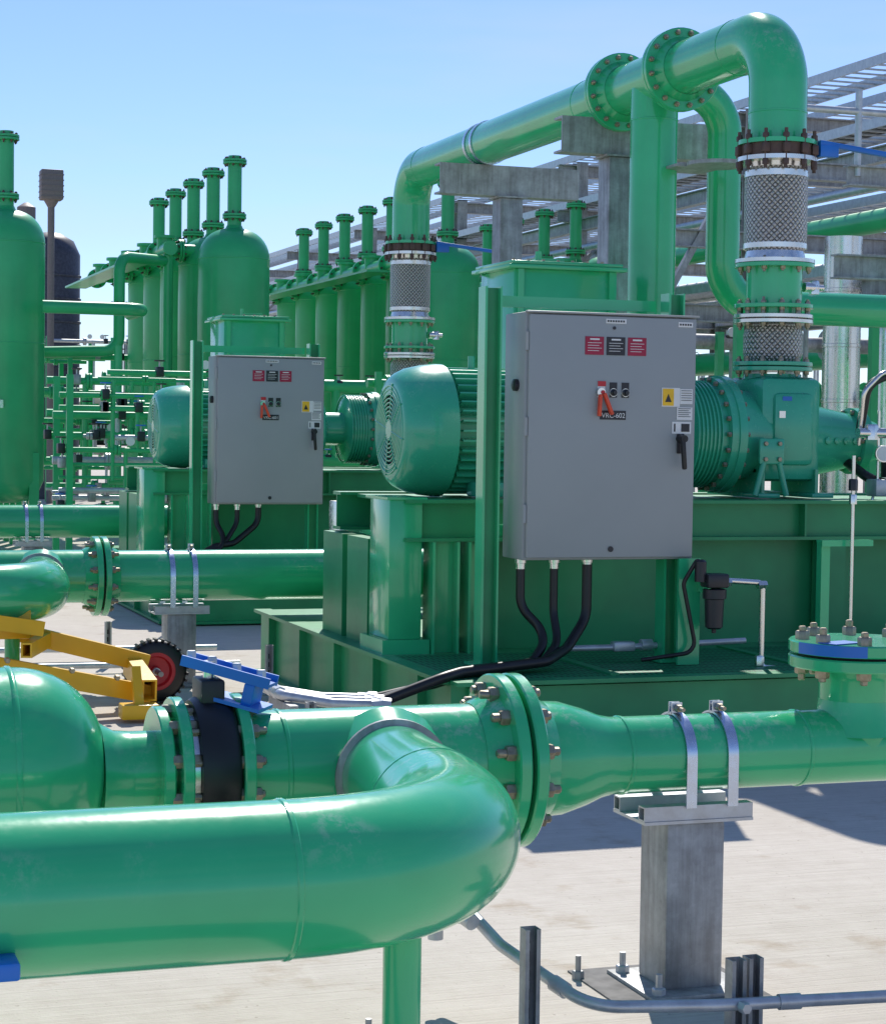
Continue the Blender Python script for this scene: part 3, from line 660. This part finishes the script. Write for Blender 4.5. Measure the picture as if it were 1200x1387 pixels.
def headerpipe(x,y0,y1,z,nT,r=.1,ystart=None):
    o=Ob('vessel_header_pipe',(x,y0,z))
    o.tube('pipe','greenfar',[(x,y0,z),(x,y1,z)],r,n=24)
    for i in range(nT):
        yy=(ystart or y0)+1.34*i
        o.flange((x+.22,yy,z),X,.16,.03,8,part='branch_flange',mat='greenfar',br=.016,bmat='rust'); o.tube('branch','greenfar',[(x,yy,z),(x+.55,yy,z)],.09,n=20)
        o.flange((x,yy+.5,z),Y,.16,.03,8,part='run_flange',mat='greenfar',br=.016,bmat='rust')
        o.lathe('top_valve','greenfar',(x,yy,z),Z,[(0,.11),(.16,.11),(.16,.15),(.2,.15)],20)
    o.box('header_shelf','greenfar',(x-.45,y0+.3,z-.14),(x-.1,y1,z-.11))
    o.tube('drop','greenfar',[(x,y0+.15,z),(x,y0+.15,.5)],.07,n=14)
    o.done()
headerpipe(5.35,27.2,34.0,4.05,5,ystart=27.6); headerpipe(8.7,27.2,38.5,4.0,7,ystart=27.4); headerpipe(11.5,27.2,38.,4.0,6,ystart=27.9)
l=Ob('riser_pipe',(4.3,25.2,0))
l.sweep('pipe','greenfar',fillet([(5.35,27.4,3.88),(4.55,26.6,3.85),(4.55,26.6,2.6),(3.4,26.6,2.55)],.2,8),.075,20)
l.sweep('pipe','greenfar',fillet([(3.3,24.8,3.05),(4.55,24.8,3.05),(4.55,25.8,3.05)],.2,8),.08,20)
l.flange((4.55,26.6,3.2),Z,.13,.025,8,mat='greenfar',br=.014,bmat='rust')
l.tube('vertical','greenfar',[(4.25,24.9,.3),(4.25,24.9,2.6)],.05,n=12); l.tube('vertical','greenfar',[(4.6,24.9,.3),(4.6,24.9,2.3)],.04,n=12)
l.done()
def manifold(name,x0,x1,y0,y1,zs,seed,mats=('greenfar','greenfar','galv'),rs=(.02,.03,.045),bits=.5):
    rnd=random.Random(seed); o=Ob(name,(x0,y0,0))
    nx=max(1,int((x1-x0)/1.3))
    for i in range(nx+1):
        xx=x0+(x1-x0)*i/nx
        for yy in(y0,y1): o.box('frame','greenfar',(xx-.035,yy-.035,0),(xx+.035,yy+.035,max(zs)+.05))
    for zz in zs:
        for yy in(y0,(y0+y1)/2,y1):
            r=rnd.choice(rs); z2=zz+rnd.uniform(-.1,.1); m=rnd.choice(mats)
            xa=x0-.1 if rnd.random()<.6 else x0+(x1-x0)*rnd.uniform(.1,.4); xb=x1+.1 if rnd.random()<.6 else x1-(x1-x0)*rnd.uniform(.1,.4)
            o.tube('pipes_'+m,m,[(xa,yy+.1,z2),(xb,yy+.1,z2)],r,n=12)
            for k in range(int((xb-xa)/.4)):
                xx=rnd.uniform(xa,xb)
                if rnd.random()<.45: o.flange((xx,yy+.1,z2),X,r*2,.03,6,part='joint_'+m,mat=m,br=.012,bolts=False,n=16)
                elif rnd.random()<bits:
                    o.box('valve_body','galvd' if rnd.random()<.3 else 'lblack',(xx-.04,yy+.03,z2-.04),(xx+.04,yy+.17,z2+.07),.01); o.lathe('valve_wheel','lblack' if rnd.random()<.7 else 'blue',(xx,yy+.1,z2+.13),Z,[(0,.06),(.015,.06)],12); o.tube('valve_stem','galv',[(xx,yy+.1,z2),(xx,yy+.1,z2+.14)],.01,n=6)
                elif rnd.random()<.3: o.lathe('gauge','white',(xx,yy-.02,z2+.1),(0,-1,0),[(0,.05),(.02,.05)],12)
                if rnd.random()<.4:
                    z3=rnd.choice(zs); o.tube('risers_'+m,m,[(xx+.1,yy+.1,z2),(xx+.1,yy+.1,z3)],r*.8,n=10)
    o.done()
GG=('greenfar','greenfar','greenfar','greenfar','galv')
manifold('valve_manifold',3.2,5.0,21.8,22.8,[.7,.85,1.0,1.2,1.4,1.55,1.7,1.85,2.1],1,GG,(.02,.03,.045),.8)
manifold('valve_manifold',3.4,6.0,32.,33.,[1.0,1.6,2.2,2.7],2,GG,(.03,.05))
manifold('pipe_manifold',6.6,12.0,21.5,24.0,[.7,1.2,1.7,2.2],3,GG,(.03,.05,.08))
manifold('pipe_manifold',8.0,16.0,15.5,18.5,[.8,1.4,2.0,2.6],4,('greenfar','galv','galvd'),(.03,.05,.08))
manifold('pipe_manifold',3,30.0,42,45,[1.0,1.8,2.6,3.4],5,('greenfar','galv','galvd'),(.04,.07))
t=Ob('wrapped_storage_tank',(6.1,44,0)); t.lathe('shell','tank',(6.0,44,0),Z,[(0,.66),(5.3,.66),(5.6,.52),(5.75,.26),(5.8,.01)],40)
for i in range(10): t.lathe('bands','tank',(6.0,44,.5*i+.3),Z,[(0,.66),(.01,.685),(.05,.685),(.06,.66)],40,False)
t.lathe('vent','greybox',(5.5,44,5.3),Z,[(0,.12),(.7,.12),(.75,.2),(1.0,.2),(1.1,.05)],20); t.done()
t=Ob('exhaust_stack',(5.6,41,0)); t.tube('mast','greybox',[(5.62,41,0),(5.62,41,6.1)],.07,n=16); t.box('head','greybox',(5.40,40.8,6.15),(5.84,41.2,6.75),.02)
for q in range(5): t.box('louvre','greybox',(5.39,40.79,6.2+.11*q),(5.85,41.21,6.22+.11*q))
t.lathe('head_cone','greybox',(5.62,41,6.0),Z,[(0,.07),(.15,.16)],16); t.done()
# ------------------------------------------------------------------ cable tray rack
r=Ob('cable_tray_rack',(14,20,0))
for yy in range(19,62,6):
    for xx in(13.0,15.6): r.beam('column','galvd',(xx,yy,0),(xx,yy,6.1),.2,.2,.015,.01,'I',up=(0,1,0))
    for zz in(3.5,4.4,5.2,5.95): r.beam('cross_beam','galvd',(12.6,yy,zz),(16.0,yy,zz),.14,.2,.015,.01,'I')
    r.beam('brace','galvd',(13.0,yy,4.4),(13.9,yy,5.2),.06,.06,.008,.008,'BOX')
for zz in(3.35,5.05): 
    for xx in(13.0,15.6): r.beam('long_beam','galvd',(xx,17,zz),(xx,62,zz),.14,.20,.015,.01,'I')
def tray(xa,xb,z,y0=16.5,y1=62):
    for xx in(xa,xb): r.beam('tray_rail','galv',(xx,y0,z),(xx,y1,z),.03,.12,.004,.004,'C')
    y=y0
    while y<y1: r.box('tray_rungs','galv',(xa,y,z-.045),(xb,y+.03,z-.025)); y+=.3
tray(12.75,13.5,6.13); tray(14.2,15.0,6.13); tray(12.75,13.5,5.38); tray(14.7,15.5,5.38); tray(13.3,14.1,4.58); tray(12.75,13.5,3.68)
rn=random.Random(5)
for zz in(4.60,3.70):
    for k in range(5): 
        xx=12.8+.6*k; r.tube('conduits','galv',[(xx,16.5,zz+.02),(xx,62,zz+.02)],rn.choice((.03,.045,.06)),n=10)
for k in range(6): r.tube('tray_cables','black',[(12.85+.09*k,16.5,5.40),(12.85+.09*k,62,5.40)],.022,n=8)
r.tube('green_line','greenfar',[(12.3,17,4.1),(12.3,62,4.1)],.14,n=20); r.tube('green_line','greenfar',[(12.9,17,2.6),(12.9,40,2.6)],.16,n=20)
r.done()
r=Ob('steel_pipe_rack',(9,14,0))
for (xx,yy) in((9.0,17.2),(10.6,17.2),(9.9,14.6)):
    r.beam('column','galvd',(xx,yy,0),(xx,yy,4.4),.15,.15,.012,.01,'I',up=(0,1,0))
for zz in(2.75,3.45,4.15): r.beam('beam','galvd',(7.8,17.2,zz),(12.5,17.2,zz),.12,.17,.014,.01,'I')
r.beam('beam','galvd',(8.4,14.6,3.0),(12.5,14.6,3.0),.12,.2,.014,.01,'I'); r.beam('beam','galvd',(8.5,14.6,3.75),(12.5,14.6,3.75),.12,.17,.014,.01,'I')
r.beam('beam','galvd',(9.9,14.6,3.0),(9.9,17.2,3.0),.12,.17,.014,.01,'I')
r.beam('brace','galvd',(8.0,17.2,2.7),(8.8,17.2,4.1),.06,.06,.008,.008,'BOX'); r.beam('brace','galvd',(9.0,17.2,1.0),(7.9,17.2,2.6),.07,.07,.008,.008,'BOX')
r.tube('rail','galv',[(7.6,14.6,4.28),(11.5,14.6,4.28)],.03,n=10); r.tube('rail','galv',[(8.6,14.6,4.45),(8.6,14.6,3.75)],.03,n=10)
r.done()
r=Ob('insulated_duct',(9.3,16,0))
r.lathe('jacket','steel',(9.3,16,.2),Z,[(0,.17),(3.2,.17)],36)
for i in range(6): r.lathe('jacket_band','steel',(9.3,16,.4+.5*i),Z,[(0,.17),(.004,.176),(.03,.176),(.034,.17)],36,False)
r.sweep('jacket2','steel',fillet([(9.75,16,.3),(9.75,16,2.9),(11.5,16,2.9)],.4,10),.15,30)
r.done()
r=Ob('green_standpipe',(9.15,14,0)); r.tube('pipe','greenfar',[(9.15,14.0,.3),(9.15,14.0,3.1)],.13,n=30); r.flange((9.15,14.0,2.2),Z,.22,.03,10,mat='greenfar',br=.015,bmat='rust'); r.done()
d=Ob('distant_treeline',(0,150,0)); b=d.bm('foliage','treel')
rn=random.Random(11)
for i in range(300):
    a=rn.uniform(-20,180); yy=170+rn.uniform(-8,8); rr=rn.uniform(1.2,2.6)
    mt=Matrix.Translation((a,yy,rr*.6))@Matrix.Diagonal((rr,rr,rr*rn.uniform(.6,1.1),1))
    n=7; rows=[]
    for p_ in range(1,6):
        ph=math.pi*p_/6
        rows.append([b.verts.new(mt@Vector((math.sin(ph)*math.cos(2*math.pi*k/n)*rn.uniform(.75,1.2),math.sin(ph)*math.sin(2*math.pi*k/n)*rn.uniform(.75,1.2),math.cos(ph)*rn.uniform(.8,1.15)))) for k in range(n)])
    for p_ in range(4):
        for k in range(n): b.faces.new((rows[p_][k],rows[p_+1][k],rows[p_+1][(k+1)%n],rows[p_][(k+1)%n]))
    b.faces.new(rows[0])
d.done()
# ------------------------------------------------------------------ camera
cam=bpy.data.cameras.new('camera'); co=bpy.data.objects.new('camera',cam); COL.objects.link(co); scene.camera=co
p=math.atan(110.5/2700); th=math.atan(929/math.hypot(2700,110.5)); rl=.014
F=Vector((math.sin(th)*math.cos(p),math.cos(th)*math.cos(p),-math.sin(p)))
Rv=Vector((math.cos(th),-math.sin(th),0)); Up=Rv.cross(F)
Rc=(Rv+Up*rl).normalized(); Uc=(Up-Rv*rl).normalized()
mt=Matrix((Rc,Uc,-F)).transposed().to_4x4(); mt.translation=Vector((0,0,1.6)); co.matrix_world=mt
cam.sensor_fit='VERTICAL'; cam.sensor_height=36.; cam.lens=36*2700/1387.; cam.clip_end=2000; cam.clip_start=.05
# ------------------------------------------------------------------ light
EL=D2R(44); AZ=D2R(20)
wd=bpy.data.worlds.new('World'); scene.world=wd; wd.use_nodes=True; nt=wd.node_tree; nt.nodes.clear()
out=nt.nodes.new('ShaderNodeOutputWorld'); bg=nt.nodes.new('ShaderNodeBackground'); sky=nt.nodes.new('ShaderNodeTexSky')
sky.sky_type='NISHITA'; sky.sun_disc=False; sky.sun_elevation=EL; sky.sun_rotation=AZ; sky.altitude=400; sky.air_density=1.; sky.dust_density=.15; sky.ozone_density=2.5
tc=nt.nodes.new('ShaderNodeTexCoord'); mp=nt.nodes.new('ShaderNodeMapping'); mp.inputs['Scale'].default_value=(1.2,1.2,7.)
mp.inputs['Rotation'].default_value=(0.1,.15,.3)
nt.links.new(tc.outputs['Generated'],mp.inputs[0])
cf=ramp(nt,noise(nt,2.2,4,mp.outputs[0],.6),[(.46,0.),(.80,.40)])
tint=mix(nt,1.,sky.outputs[0],(.72,.80,1.05),'MULTIPLY')
sk=mix(nt,cf,tint,(5.0,5.6,6.8))
nt.links.new(sk,bg.inputs[0]); bg.inputs[1].default_value=.135; nt.links.new(bg.outputs[0],out.inputs[0])
sl=bpy.data.lights.new('sun','SUN'); sl.energy=5.0; sl.angle=D2R(.5); sl.color=(1.,.96,.89)
so=bpy.data.objects.new('sun',sl); COL.objects.link(so)
dirv=Vector((math.sin(AZ)*math.cos(EL),math.cos(AZ)*math.cos(EL),math.sin(EL)))
so.rotation_euler=dirv.to_track_quat('Z','Y').to_euler(); so.location=dirv*50
scene.view_settings.view_transform='Standard'; scene.view_settings.look='None'; scene.view_settings.exposure=0
